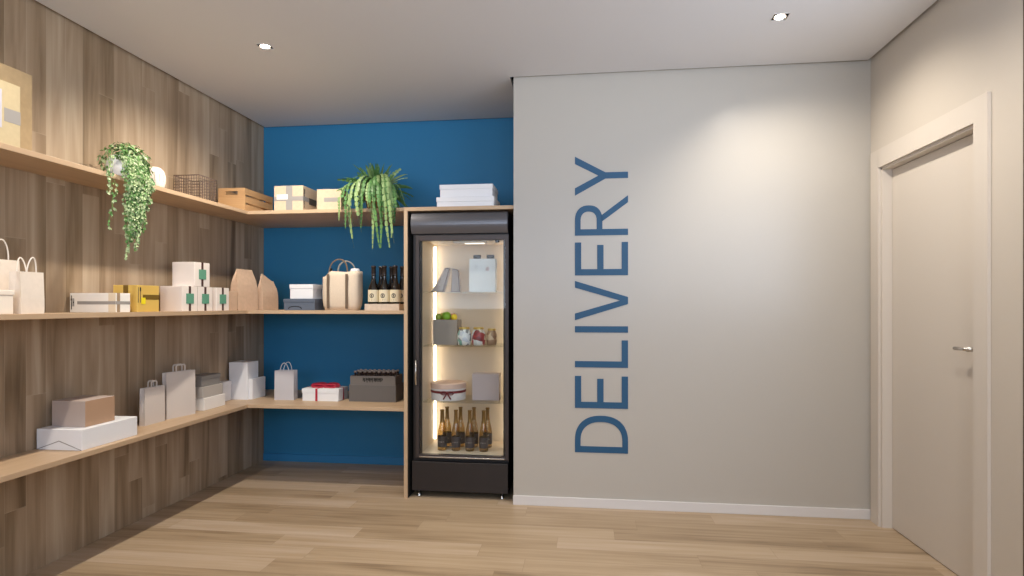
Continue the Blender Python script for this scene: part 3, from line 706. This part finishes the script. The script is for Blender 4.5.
def gift(y0, y1, z, label, x1=-2.341, x0=-2.48):
    h = 0.148
    t = crt('gift_box', label, x0, x1, y0, y1, z, h, mat('ivory gift card', 'ece2da', 0.6), 'ivory gift boxes with green tags')
    wrap_x(t, 'ribbon', 0.0, 0.020, M_ribbon); a = t['hx']
    boxes('tag', [(a + 0.0007, a + 0.0028, -0.034, 0.034, 0.045, 0.105)], M_green, t, 0.0005); clean(t)
    return t
gift(3.205, 3.343, ZM, 'ivory ribboned gift box of the bottom row beside the golden carton')
gift(3.350, 3.488, ZM, 'ivory ribboned gift box in the middle of the bottom row of three')
gift(3.530, 3.664, ZM, 'ivory ribboned gift box of the bottom row next to the brown paper bags')
gift(3.318, 3.462, ZM + 0.1490, 'ivory gift box with green tag stacked on top of the others', x0=-2.488)
t = crt('kraft_box', 'small plain brown box between the gift boxes and the tall brown bag', -2.47, -2.366, 3.700, 3.795, ZM, 0.128, M_bagk); clean(t)
pinch_bag('kraft_bag', 'tall brown paper bag with sloping shoulders and folded top', 0.205, 0.066, 0.287, M_bagk, (-2.398, 3.935, ZM), R(82), top=0.74)
pinch_bag('kraft_bag', 'shorter brown paper bag with a pointed fold, in the shelf corner', 0.165, 0.062, 0.215, M_bagk, (-2.348, 4.150, ZM), R(78), top=0.74, peak=0.05)

# ------------------------------------------------------------------ middle shelf, blue wall
t = crt('slate_box', 'dark slate box under a small white box on the middle shelf', -2.078, -1.848, 3.88, 4.06, ZM, 0.079, M_slate, lid=0.022)
bm = bmn()
arc = [(0.05 * math.cos(PI * j / 12), 0.012 + 0.018 * math.sin(PI * j / 12)) for j in range(13)]; arc2 = [(x * 0.9, z - 0.004) for x, z in arc]
strip(bm, arc, arc2, lambda u, v, d: (u - 0.03, d, v), -0.0886, -0.0868); obj('thumb_cut', bm, M_black, t); clean(t)
t = crt('white_box', 'small white box stacked on the dark slate box', -2.040, -1.868, 3.895, 4.04, ZM + 0.0795, 0.100, M_whitecard, lid=0.03); clean(t)

tb = thing('canvas_tote', 'stuffed cream canvas tote with taupe straps on the middle shelf', 'bag', (-1.688, 3.975, ZM))
def shell(bm, w, d, top, n=40, p=4.0):
    """soft bag shell: superellipse section, rounded bottom, top edge height given by top(x)"""
    rings = []
    for lv in range(9):
        q = lv / 8; ring = []
        s = 0.88 + 0.12 * min(1, (q * 3.2)) ** 0.5
        bul = 1 + 0.12 * math.sin(PI * min(1, q * 1.05))
        for k in range(n):
            t_ = 2 * PI * k / n; c, sn = math.cos(t_), math.sin(t_)
            x = w / 2 * s * math.copysign(abs(c) ** (2 / p), c); y = d / 2 * s * bul * math.copysign(abs(sn) ** (2 / p), sn)
            ring.append(bm.verts.new((x, y, q * top(x))))
        rings.append(ring)
    for A, B in zip(rings, rings[1:]):
        for k in range(n): bm.faces.new((A[k], A[(k + 1) % n], B[(k + 1) % n], B[k]))
    bm.faces.new(rings[0][::-1])
bm = bmn(); shell(bm, 0.265, 0.135, lambda x: 0.235 + 0.032 * (1 / (1 + math.exp(-(x + 0.085) * 140))) - 0.004 * math.sin(40 * x))
obj('body', bm, M_canvas, tb, smooth=True, solid=0.0035)
for sx in (-1, 1):
    cx = -0.073 if sx < 0 else 0.060
    boxes('strap', [(cx - 0.009, cx + 0.009, -0.0815, -0.0765, 0.012, 0.25)], M_strap, tb, 0.001)
for yy, mm, c0, c1, top in ((-0.066, M_strap, -0.073, 0.060, 0.352), (0.055, mat('grey cord handle', 'a9a69c', 0.8), -0.060, 0.072, 0.345)):
    bm = bmn(); pts = []
    for j in range(21):
        q = j / 20; xx = (c0 + c1) / 2 - (c1 - c0) / 2 * math.cos(PI * q)
        pts.append((xx * (1 if yy > 0 else 1), yy + (0.02 if yy < 0 else -0.01) * math.sin(PI * q), 0.235 + (top - 0.235) * math.sin(PI * q) ** 0.7))
    tube(bm, pts, 0.0055, 8, flat=0.5); obj('handle', bm, mm, tb, smooth=True)
t = thing('white_cup', 'white lidded cup peeking out of the canvas tote', 'cup', (-1.688 + 0.085, 3.985, ZM + 0.006))
bm = bmn(); lathe(bm, [(0.022, 0), (0.030, 0.255), (0.033, 0.257), (0.033, 0.270), (0.026, 0.284), (0.012, 0.286)], 20); obj('body', bm, M_whitecard, t, smooth=True)
t = thing('dark_bottle', 'dark slim bottle neck peeking out of the canvas tote', 'bottle', (-1.688 - 0.092, 3.985, ZM + 0.006))
bm = bmn(); lathe(bm, [(0.020, 0), (0.021, 0.2), (0.010, 0.245), (0.009, 0.285)], 18); obj('body', bm, M_winebot, t, smooth=True)
bm = bmn(); lathe(bm, [(0.0105, 0.262), (0.0105, 0.288), (0.0001, 0.2885)], 16); obj('cap', bm, M_black, t)

# bottle tray with six dark bottles
t = thing('bottle_tray', 'low pale wooden tray carrying six dark bottles', 'tray', (-1.3725, 3.985, ZM))
M_tray = mat('pale greyed wood', 'cdbcaa', 0.7, noise=0.08, nscale=40)
a, b, h = 0.121, 0.105, 0.044
boxes('base', [(-a, a, -b, b, 0, 0.036)], M_tray, t, 0.001)
boxes('rim', [(-a, a, -b, -b + 0.006, 0.036, h), (-a, a, b - 0.006, b, 0.036, h), (-a, -a + 0.006, -b + 0.006, b - 0.006, 0.036, h), (a - 0.006, a, -b + 0.006, b - 0.006, 0.036, h)], M_tray, t)
def wine(label, loc, g):
    t = thing('wine_bottle', label, 'bottle', loc, 0, g)
    bm = bmn(); lathe(bm, [(0.032, 0), (0.0365, 0.004), (0.0368, 0.105), (0.032, 0.128), (0.019, 0.155), (0.0145, 0.180), (0.0135, 0.255), (0.0155, 0.256), (0.0155, 0.268), (0.0125, 0.270)], 28)
    obj('glass', bm, M_winebot, t, smooth=True)
    bm = bmn(); lathe(bm, [(0.0374, 0.022), (0.0374, 0.104)], 36, cap=False); lb = obj('label', bm, M_cream, t, smooth=True)
    bm = bmn(); o_, i_ = [], []
    for j in range(25):
        q = 2 * PI * j / 24; o_.append((0.015 * math.cos(q), 0.064 + 0.016 * math.sin(q))); i_.append((0.0095 * math.cos(q), 0.064 + 0.0105 * math.sin(q)))
    wr = lambda u, v, d: (0.0376 * math.sin(u / 0.0376) * d, -0.0376 * math.cos(u / 0.0376) * d, v)
    strip(bm, o_, i_, wr, 1.0, 1.012); strip(bm, [(-0.004, 0.072), (-0.004, 0.056)], [(0.004, 0.072), (0.004, 0.056)], wr, 1.0, 1.012)
    strip(bm, [(-0.018, 0.036), (0.0, 0.036), (0.018, 0.036)], [(-0.018, 0.033), (0.0, 0.033), (0.018, 0.033)], wr, 1.0, 1.012)
    obj('emblem', bm, M_ink, lb)
    bm = bmn(); lathe(bm, [(0.0150, 0.205), (0.0142, 0.255), (0.0162, 0.256), (0.0162, 0.2695), (0.0001, 0.2705)], 22, cap=False); obj('foil', bm, mat('dark grey foil', '3d3634', 0.3, 0.5), t, smooth=True)
    return t
G = 'dark bottles on the wooden tray'
zt = ZM + 0.0362
nm = ['beside the tote', 'in the centre', 'next to the oak panel']
w0 = None
for r_ in range(2):
    for c in range(3):
        loc = (-1.4505 + 0.077 * c + (0.024 if r_ else 0), 3.935 + 0.082 * r_, zt)
        lb = f"dark cream-labelled bottle in the {'front' if r_ == 0 else 'back'} row of the tray, {nm[c]}"
        if w0 is None: w0 = wine(lb, loc, G)
        else: dup(w0, loc, 0, lb)

# ------------------------------------------------------------------ lowest shelf, plank wall
t = crt('white_box', 'large flat white box with a pointed flap on the lowest shelf', -2.588, -2.350, 2.520, 2.868, ZL, 0.098, M_whitecard, lid=0.0)
bm = bmn(); strip(bm, [(-0.117, 0.003), (0.0, 0.045), (0.117, 0.003)], [(-0.117, 0.0), (0.0, 0.041), (0.117, 0.0)], lambda u, v, d: (u, d, v), -0.1748, -0.174); obj('flap_edge', bm, M_greycard, t); clean(t)
t = crt('grey_box', 'plain taupe grey box sitting on the large flat white box', -2.562, -2.384, 2.575, 2.755, ZL + 0.0985, 0.125, mat('taupe grey card', 'b3a39a', 0.7), lid=0.0)
boxes('side_panel', [(0.089, 0.0897, -0.089, 0.089, 0.001, 0.124)], mat('warm-lit side card', 'b08e72', 0.75), t); clean(t)  # browner side colour paints the warmer light on the face towards the room
paper_bag('paper_bag', 'small pale bag with flat handles on the lowest shelf, beside the flat white box', 0.162, 0.034, 0.212, M_bagl, (-2.492, 3.158, ZL), R(90), flat=(0.026, 0.038))
paper_bag('paper_bag', 'tall pale bag with a flat handle on the lowest shelf', 0.208, 0.038, 0.278, M_bagl, (-2.485, 3.375, ZL), R(78), flat=(0.036, 0.045))
t = crt('card_box', 'off-white bottom box of the stack of three on the lowest shelf', -2.585, -2.455, 3.575, 3.800, ZL, 0.080, M_bagw, 'stack of three boxes', lid=0.0); clean(t)
t = crt('card_box', 'pale grey middle box of the stack of three on the lowest shelf', -2.585, -2.462, 3.572, 3.782, ZL + 0.0805, 0.072, M_lgrey, 'stack of three boxes', lid=0.0); clean(t)
t = crt('card_box', 'dark grey top box of the stack of three on the lowest shelf', -2.585, -2.468, 3.570, 3.768, ZL + 0.153, 0.070, M_greycard, 'stack of three boxes', lid=0.025); clean(t)
t = crt('white_box', 'tall upright white box in the corner of the lowest shelf', -2.572, -2.428, 4.025, 4.168, ZL, 0.270, M_whitecard, 'white boxes in the shelf corner'); clean(t)
t = crt('white_box', 'thin white box standing against the right side of the tall upright one', -2.427, -2.399, 4.040, 4.215, ZL, 0.148, M_whitecard, 'white boxes in the shelf corner'); clean(t)
t = crt('white_box', 'small white box between the stack of three and the tall upright one', -2.600, -2.545, 3.915, 4.015, ZL, 0.140, M_whitecard, 'white boxes in the shelf corner', lid=0.03); clean(t)

# ------------------------------------------------------------------ lowest shelf, blue wall
paper_bag('paper_bag', 'pale grey bag with looped cord handles on the lowest shelf by the blue wall', 0.140, 0.075, 0.212, M_bagg, (-2.165, 4.085, ZL), R(6), cord=mat('pale blue cord', 'cfd6dc', 0.7), hh=0.055, hw=0.45)
t = crt('gift_box', 'flat white gift box with red ribbon and bow', -2.018, -1.742, 4.03, 4.20, ZL, 0.088, mat('white gift card', 'eceef0', 0.5), lid=0.03)
a, b, h = t['hx'], t['hy'], t['hz']
bw = wrap_y(t, 'ribbon', -0.028, 0.016, M_red)
wrap_x(t, 'ribbon', 0.0, 0.016, M_red)
bm = bmn()
for s in (-1, 1):
    for k, (L, yy) in enumerate(((0.105, 0.0), (0.090, 0.03), (0.09, -0.03))):
        pts = []
        for j in range(13):
            q = 2 * PI * j / 12
            pts.append((-0.033 + 0.035 + s * (L * 0.5 * (1 - math.cos(q))), yy + 0.004 * math.sin(q), h + 0.014 + 0.011 * math.sin(q)))
        tube(bm, pts[:-1], 0.008, 6, closed=True, flat=0.25)
ball(bm, (0.012, 0, h + 0.016), 0.012)
obj('bow', bm, M_red, t, smooth=True); clean(t)

cr = thing('bottle_crate', 'dark grey bottle crate with black lettering on the lowest shelf', 'crate', (-1.502, 4.14, ZL))
M_crateg = mat('dark grey crate board', '66625f', 0.6); M_crated = mat('grey crate insert', '6f6a66', 0.6)
a, b = 0.172, 0.090; z1, z2 = 0.118, 0.182
boxes('base', [(-a, a, -b, -b + 0.006, 0, z1), (-a, a, b - 0.006, b, 0, z1), (-a, -a + 0.006, -b + 0.006, b - 0.006, 0, z1), (a - 0.006, a, -b + 0.006, b - 0.006, 0, z1), (-a + 0.006, a - 0.006, -b + 0.006, b - 0.006, 0, 0.006)], M_crateg, cr, 0.001)
a2, b2 = a - 0.0065, b - 0.0065
up = boxes('insert', [(-a2, a2, -b2, -b2 + 0.005, 0.02, z2), (-a2, a2, b2 - 0.005, b2, 0.02, z2), (-a2, -a2 + 0.005, -b2 + 0.005, b2 - 0.005, 0.02, z2), (a2 - 0.005, a2, -b2 + 0.005, b2 - 0.005, 0.02, z2)], M_crated, cr, 0.001)
rl = random.Random(4); lst = []
for k in range(15):                                     # black print too small to read: uneven touching strokes
    u = -0.072 + 0.0098 * k + rl.uniform(-0.001, 0.001); lo = 0.134 if k % 2 else 0.142
    lst.append((u, u + rl.uniform(0.005, 0.0085), -b2 - 0.0006, -b2, lo + rl.uniform(0, 0.006), 0.171 - rl.uniform(0, 0.004)))
    if k % 3 != 1: lst.append((u + 0.004, u + 0.0098, -b2 - 0.0007, -b2, 0.156, 0.163))
boxes('lettering', lst, M_black, up)
def beer(label, loc):
    t = thing('small_bottle', label, 'bottle', loc, 0, 'small capped bottles in the grey crate')
    bm = bmn(); lathe(bm, [(0.0155, 0), (0.0165, 0.004), (0.0165, 0.11), (0.008, 0.155), (0.0075, 0.198)], 16); obj('glass', bm, mat('dark brown bottle glass', '2a1812', 0.15, spec=0.7), t, smooth=True)
    bm = bmn(); lathe(bm, [(0.0098, 0.196), (0.0098, 0.206), (0.0070, 0.2085), (0.0001, 0.209)], 16); obj('cap', bm, mat('dull bronze cap', 'b0a299', 0.35, 0.5), t, smooth=True)
    return t
b0 = None
ords = ['first', 'second', 'third', 'fourth', 'fifth', 'sixth', 'seventh', 'eighth', 'ninth']
for rw, rn in ((0, 'front'), (1, 'middle'), (2, 'back')):
    for k in range(9):
        loc = (-1.502 - 0.1395 + 0.0349 * k, 4.14 - 0.052 + 0.052 * rw, ZL + 0.0065)
        lb = f'{ords[k]} small capped bottle from the gift box side, {rn} row of the grey crate'
        if b0 is None: b0 = beer(lb, loc)
        else: dup(b0, loc, 0, lb)

# ------------------------------------------------------------------ inside the fridge
def champ(label, loc):
    t = thing('champagne_bottle', label, 'bottle', loc, 0, 'golden bottles in the fridge')
    bm = bmn(); lathe(bm, [(0.026, 0), (0.030, 0.004), (0.0305, 0.105), (0.027, 0.135), (0.017, 0.178), (0.0125, 0.205), (0.0115, 0.262), (0.0135, 0.263), (0.0135, 0.270), (0.011, 0.271)], 26)
    obj('glass', bm, M_champ, t, smooth=True)
    bm = bmn(); lathe(bm, [(0.0311, 0.024), (0.0311, 0.095)], 30, cap=False); lb = obj('label', bm, M_darklabel, t, smooth=True)
    wr = lambda u, v, d: (0.0312 * math.sin(u / 0.0312) * d, -0.0312 * math.cos(u / 0.0312) * d, v)
    bm = bmn(); strip(bm, [(-0.016, 0.062), (0, 0.062), (0.016, 0.062)], [(-0.016, 0.056), (0, 0.056), (0.016, 0.056)], wr, 1.0, 1.01); obj('lettering', bm, M_lgrey, lb)
    bm = bmn(); lathe(bm, [(0.0165, 0.186), (0.0135, 0.205), (0.0122, 0.262), (0.0142, 0.263), (0.0142, 0.2715), (0.0001, 0.2725)], 22, cap=False); obj('foil', bm, M_foil, t, smooth=True)
    return t
c0 = None
cn = ['by the bright light strip', 'second from the light strip', 'third from the light strip', 'farthest from the light strip']
for rw in range(2):
    for k in range(4):
        loc = (-0.966 + 0.0945 * k + (0.007 if rw else 0), 3.925 + 0.115 * rw, 0.2855)
        lb = f"golden dark-labelled bottle on the fridge floor, {'front' if rw == 0 else 'back'} row, {cn[k]}"
        if c0 is None: c0 = champ(lb, loc)
        else: dup(c0, loc, 0, lb)

# ribboned round box and grey box
Z1, Z2, Z3 = 0.6165, 0.9905, 1.3505
t = thing('round_box', 'round white box with pink lid and dark red bow in the fridge', 'box', (-0.945, 4.02, Z1))
bm = bmn(); lathe(bm, [(0.117, 0), (0.119, 0.002), (0.119, 0.078), (0.114, 0.080)], 48); obj('body', bm, mat('white round card', 'e6e3e4', 0.5), t, smooth=False)
bm = bmn(); lathe(bm, [(0.122, 0.080), (0.122, 0.112), (0.119, 0.114), (0.0001, 0.114)], 48); obj('lid', bm, mat('dusty pink card', 'd9bdb0', 0.6), t)
bm = bmn(); lathe(bm, [(0.1195, 0.050), (0.1215, 0.051), (0.1215, 0.066), (0.1195, 0.067)], 48, cap=False); rb = obj('ribbon', bm, M_redb, t)
bm = bmn()
for s in (-1, 1):
    pts = [(0.02 + s * 0.022 * (1 - math.cos(2 * PI * j / 12)), -0.127, 0.056 + 0.011 * math.sin(2 * PI * j / 12)) for j in range(12)]
    tube(bm, pts, 0.006, 6, closed=True, flat=0.6)
    tube(bm, [(0.02, -0.127, 0.055), (0.02 + s * 0.016, -0.128, 0.030), (0.02 + s * 0.026, -0.127, 0.014)], 0.005, 6)
ball(bm, (0.02, -0.129, 0.056), 0.009); obj('bow', bm, M_redb, rb, smooth=True)
t = crt('grey_box', 'plain lilac grey square box beside the round ribboned box in the fridge', -0.770, -0.585, 3.97, 4.06, Z1, 0.180, mat('lilac grey card', 'b4a9ad', 0.7)); clean(t)

# planter with fruit
t = thing('grey_planter', 'square taupe container holding fruit on the fridge shelf', 'container', (-0.955, 4.03, Z2))
M_pl = mat('taupe stoneware', '958d86', 0.6)
a, b, h = 0.084, 0.070, 0.172
boxes('walls', [(-a, a, -b, -b + 0.006, 0, h), (-a, a, b - 0.006, b, 0, h), (-a, -a + 0.006, -b + 0.006, b - 0.006, 0, h), (a - 0.006, a, -b + 0.006, b - 0.006, 0, h)], M_pl, t, 0.001)
boxes('filling', [(-a + 0.006, a - 0.006, -b + 0.006, b - 0.006, 0.0, 0.166)], mat('shredded paper', 'cdb68c', 0.9, noise=0.2, nscale=80), t)
def fruit(name, label, x, y, r, col, el=1.0, rz=0.0):
    t = thing(name, label, 'fruit', (-0.955 + x, 4.03 + y, Z2 + 0.1665), rz)
    bm = bmn(); lathe(bm, [(0.0001, 0.004), (r * 0.45, 0.0), (r * 0.85, r * 0.4), (r, r * 0.95), (r * 0.88, r * 1.45), (r * 0.5, r * 1.85), (r * 0.12, r * 1.78), (0.0001, r * 1.72)], 20)
    for v in bm.verts: v.co.x *= el
    obj('flesh', bm, mat(name + ' skin ' + col, col, 0.4, noise=0.12, nscale=30), t, smooth=True)
    bm = bmn(); tube(bm, [(0, 0, r * 1.7), (0.003, 0, r * 2.05)], 0.0016, 6); obj('stem', bm, M_strap, t)
fruit('pear', 'olive green pear at the light strip end of the container', -0.055, -0.033, 0.024, '97a83c', 1.0)
fruit('lemon', 'pale yellow lemon behind the pear in the container', -0.036, 0.024, 0.028, 'd8cf55', 1.1)
fruit('apple', 'large green apple in the middle of the container', 0.002, -0.034, 0.031, '84b830')
fruit('peach', 'pink peach between green apple and yellow lemon', 0.036, 0.026, 0.025, 'd98a7a')
fruit('lemon', 'bright yellow lemon at the jar end of the container', 0.056, -0.036, 0.022, 'f0d42e', 1.0)

# patterned jars
def jar_mat(name, cols, sc):
    m = bpy.data.materials.new(name); m.use_nodes = True; nt = m.node_tree; b = nt.nodes['Principled BSDF']; b.inputs['Roughness'].default_value = 0.3
    tc = nt.nodes.new('ShaderNodeTexCoord'); v = nt.nodes.new('ShaderNodeTexVoronoi'); v.inputs['Scale'].default_value = sc
    wn = nt.nodes.new('ShaderNodeSeparateColor'); cr_ = nt.nodes.new('ShaderNodeValToRGB'); cr_.color_ramp.interpolation = 'CONSTANT'
    e = cr_.color_ramp.elements
    while len(e) < len(cols): e.new(0.5)
    for i, c in enumerate(cols): e[i].position = i / len(cols); e[i].color = lin(c)
    nt.links.new(tc.outputs['Object'], v.inputs['Vector']); nt.links.new(v.outputs['Color'], wn.inputs[0]); nt.links.new(wn.outputs[0], cr_.inputs[0]); nt.links.new(cr_.outputs[0], b.inputs['Base Color'])
    return m
def jar(label, x, y, r, h, m):
    t = thing('sweet_jar', label, 'jar', (x, y, Z2), 0, 'patterned jars in the fridge')
    bm = bmn(); lathe(bm, [(r * 0.75, 0), (r * 0.92, 0.004), (r, h * 0.3), (r * 0.98, h * 0.65), (r * 0.72, h * 0.86), (r * 0.72, h * 0.9)], 26); obj('body', bm, m, t, smooth=True)
    bm = bmn(); lathe(bm, [(r * 0.76, h * 0.88), (r * 0.76, h * 0.98), (r * 0.7, h), (0.0001, h)], 24); obj('lid', bm, mat('pale gold lid', 'c9ae62', 0.35, 0.5), t, smooth=False)
jar('white and teal patterned jar beside the fruit container', -0.822, 3.962, 0.047, 0.122, jar_mat('white and teal glaze', ['dfe6ea', 'eef0f0', '7fb0a6', 'c9d3e0', '8a8f96'], 34))
jar('red and white patterned jar between the two other jars', -0.724, 3.962, 0.047, 0.122, jar_mat('red and white glaze', ['a03a3c', 'e4e6e6', 'cdd6da', '7c3034', 'd8d0c4'], 30))
jar('brown and beige patterned jar by the open side of the fridge shelf', -0.640, 4.00, 0.036, 0.112, jar_mat('brown and beige glaze', ['8d6f5c', 'a88a72', 'd0bda0', '9a8474'], 30))

# leaning grey pouches and white bag on the top glass shelf
def wedge(label, pts, y0, y1, m):
    cx = sum(p[0] for p in pts) / len(pts); cy = (y0 + y1) / 2
    t = thing('grey_pouch', label, 'pouch', (cx, cy, Z3), 0, 'grey pouches leaning together in the fridge')
    bm = bmn(); prism(bm, [(u - cx, v) for u, v in pts], lambda u, v, d: (u, d, v), y0 - cy, y1 - cy); obj('body', bm, m, t, bevel=0.006)
    hi = sorted(pts, key=lambda p: -p[1])[:2]; lo = sorted(pts, key=lambda p: p[1])[:2]
    bm = bmn()
    for q, r_ in ((hi[0], hi[1]), (lo[0], lo[1])):
        tube(bm, [(q[0] - cx, y0 - cy - 0.001, q[1] + (0.004 if q in lo else -0.004)), (r_[0] - cx, y0 - cy - 0.001, r_[1] + (0.004 if r_ in lo else -0.004))], 0.003, 6)
    rt = max(lo, key=lambda p: p[0]); ht = max(hi, key=lambda p: p[0])
    tube(bm, [(rt[0] - cx - 0.003, y0 - cy - 0.001, rt[1] + 0.004), (ht[0] - cx - 0.003, y0 - cy - 0.001, ht[1] - 0.004)], 0.003, 6)
    obj('piping', bm, mat('dark taupe piping', '6b5a50', 0.7), t)
M_pouch = mat('grey felt', 'b8aaa1', 0.85, noise=0.06, nscale=90)
wedge('grey felt pouch leaning toward the light strip', [(-1.052, 0.0), (-0.966, 0.0), (-0.920, 0.163), (-0.955, 0.165)], 3.955, 4.01, M_pouch)
wedge('upright grey felt pouch behind the leaning one', [(-0.930, 0.0), (-0.864, 0.0), (-0.876, 0.155), (-0.920, 0.165)], 4.02, 4.075, M_pouch)
t = paper_bag('white_bag', 'white paper bag with dark tabs on the top glass shelf of the fridge', 0.178, 0.07, 0.222, mat('bluish white paper', 'e3e8ea', 0.6), (-0.693, 3.965, Z3), 0.0, flat=None, hh=0.001, hw=0.01)
for o_ in [c for c in t.children if c.name.startswith('handle')]: bpy.data.objects.remove(o_)
for x in (-0.045, 0.047):
    boxes('tab', [(x - 0.026, x + 0.026, 0.020, 0.024, 0.19, 0.252)], M_ink, t)
scribble('print', mat('faint pink print', 'c9a9a6', 0.7), t, 'y', 0.025, 0.055, 0.140, 0.165, 2, 0.0335, 6)
scribble('print', mat('faint grey print', 'c3c8cc', 0.7), t, 'y', -0.05, -0.025, 0.155, 0.18, 2, 0.0335, 7)
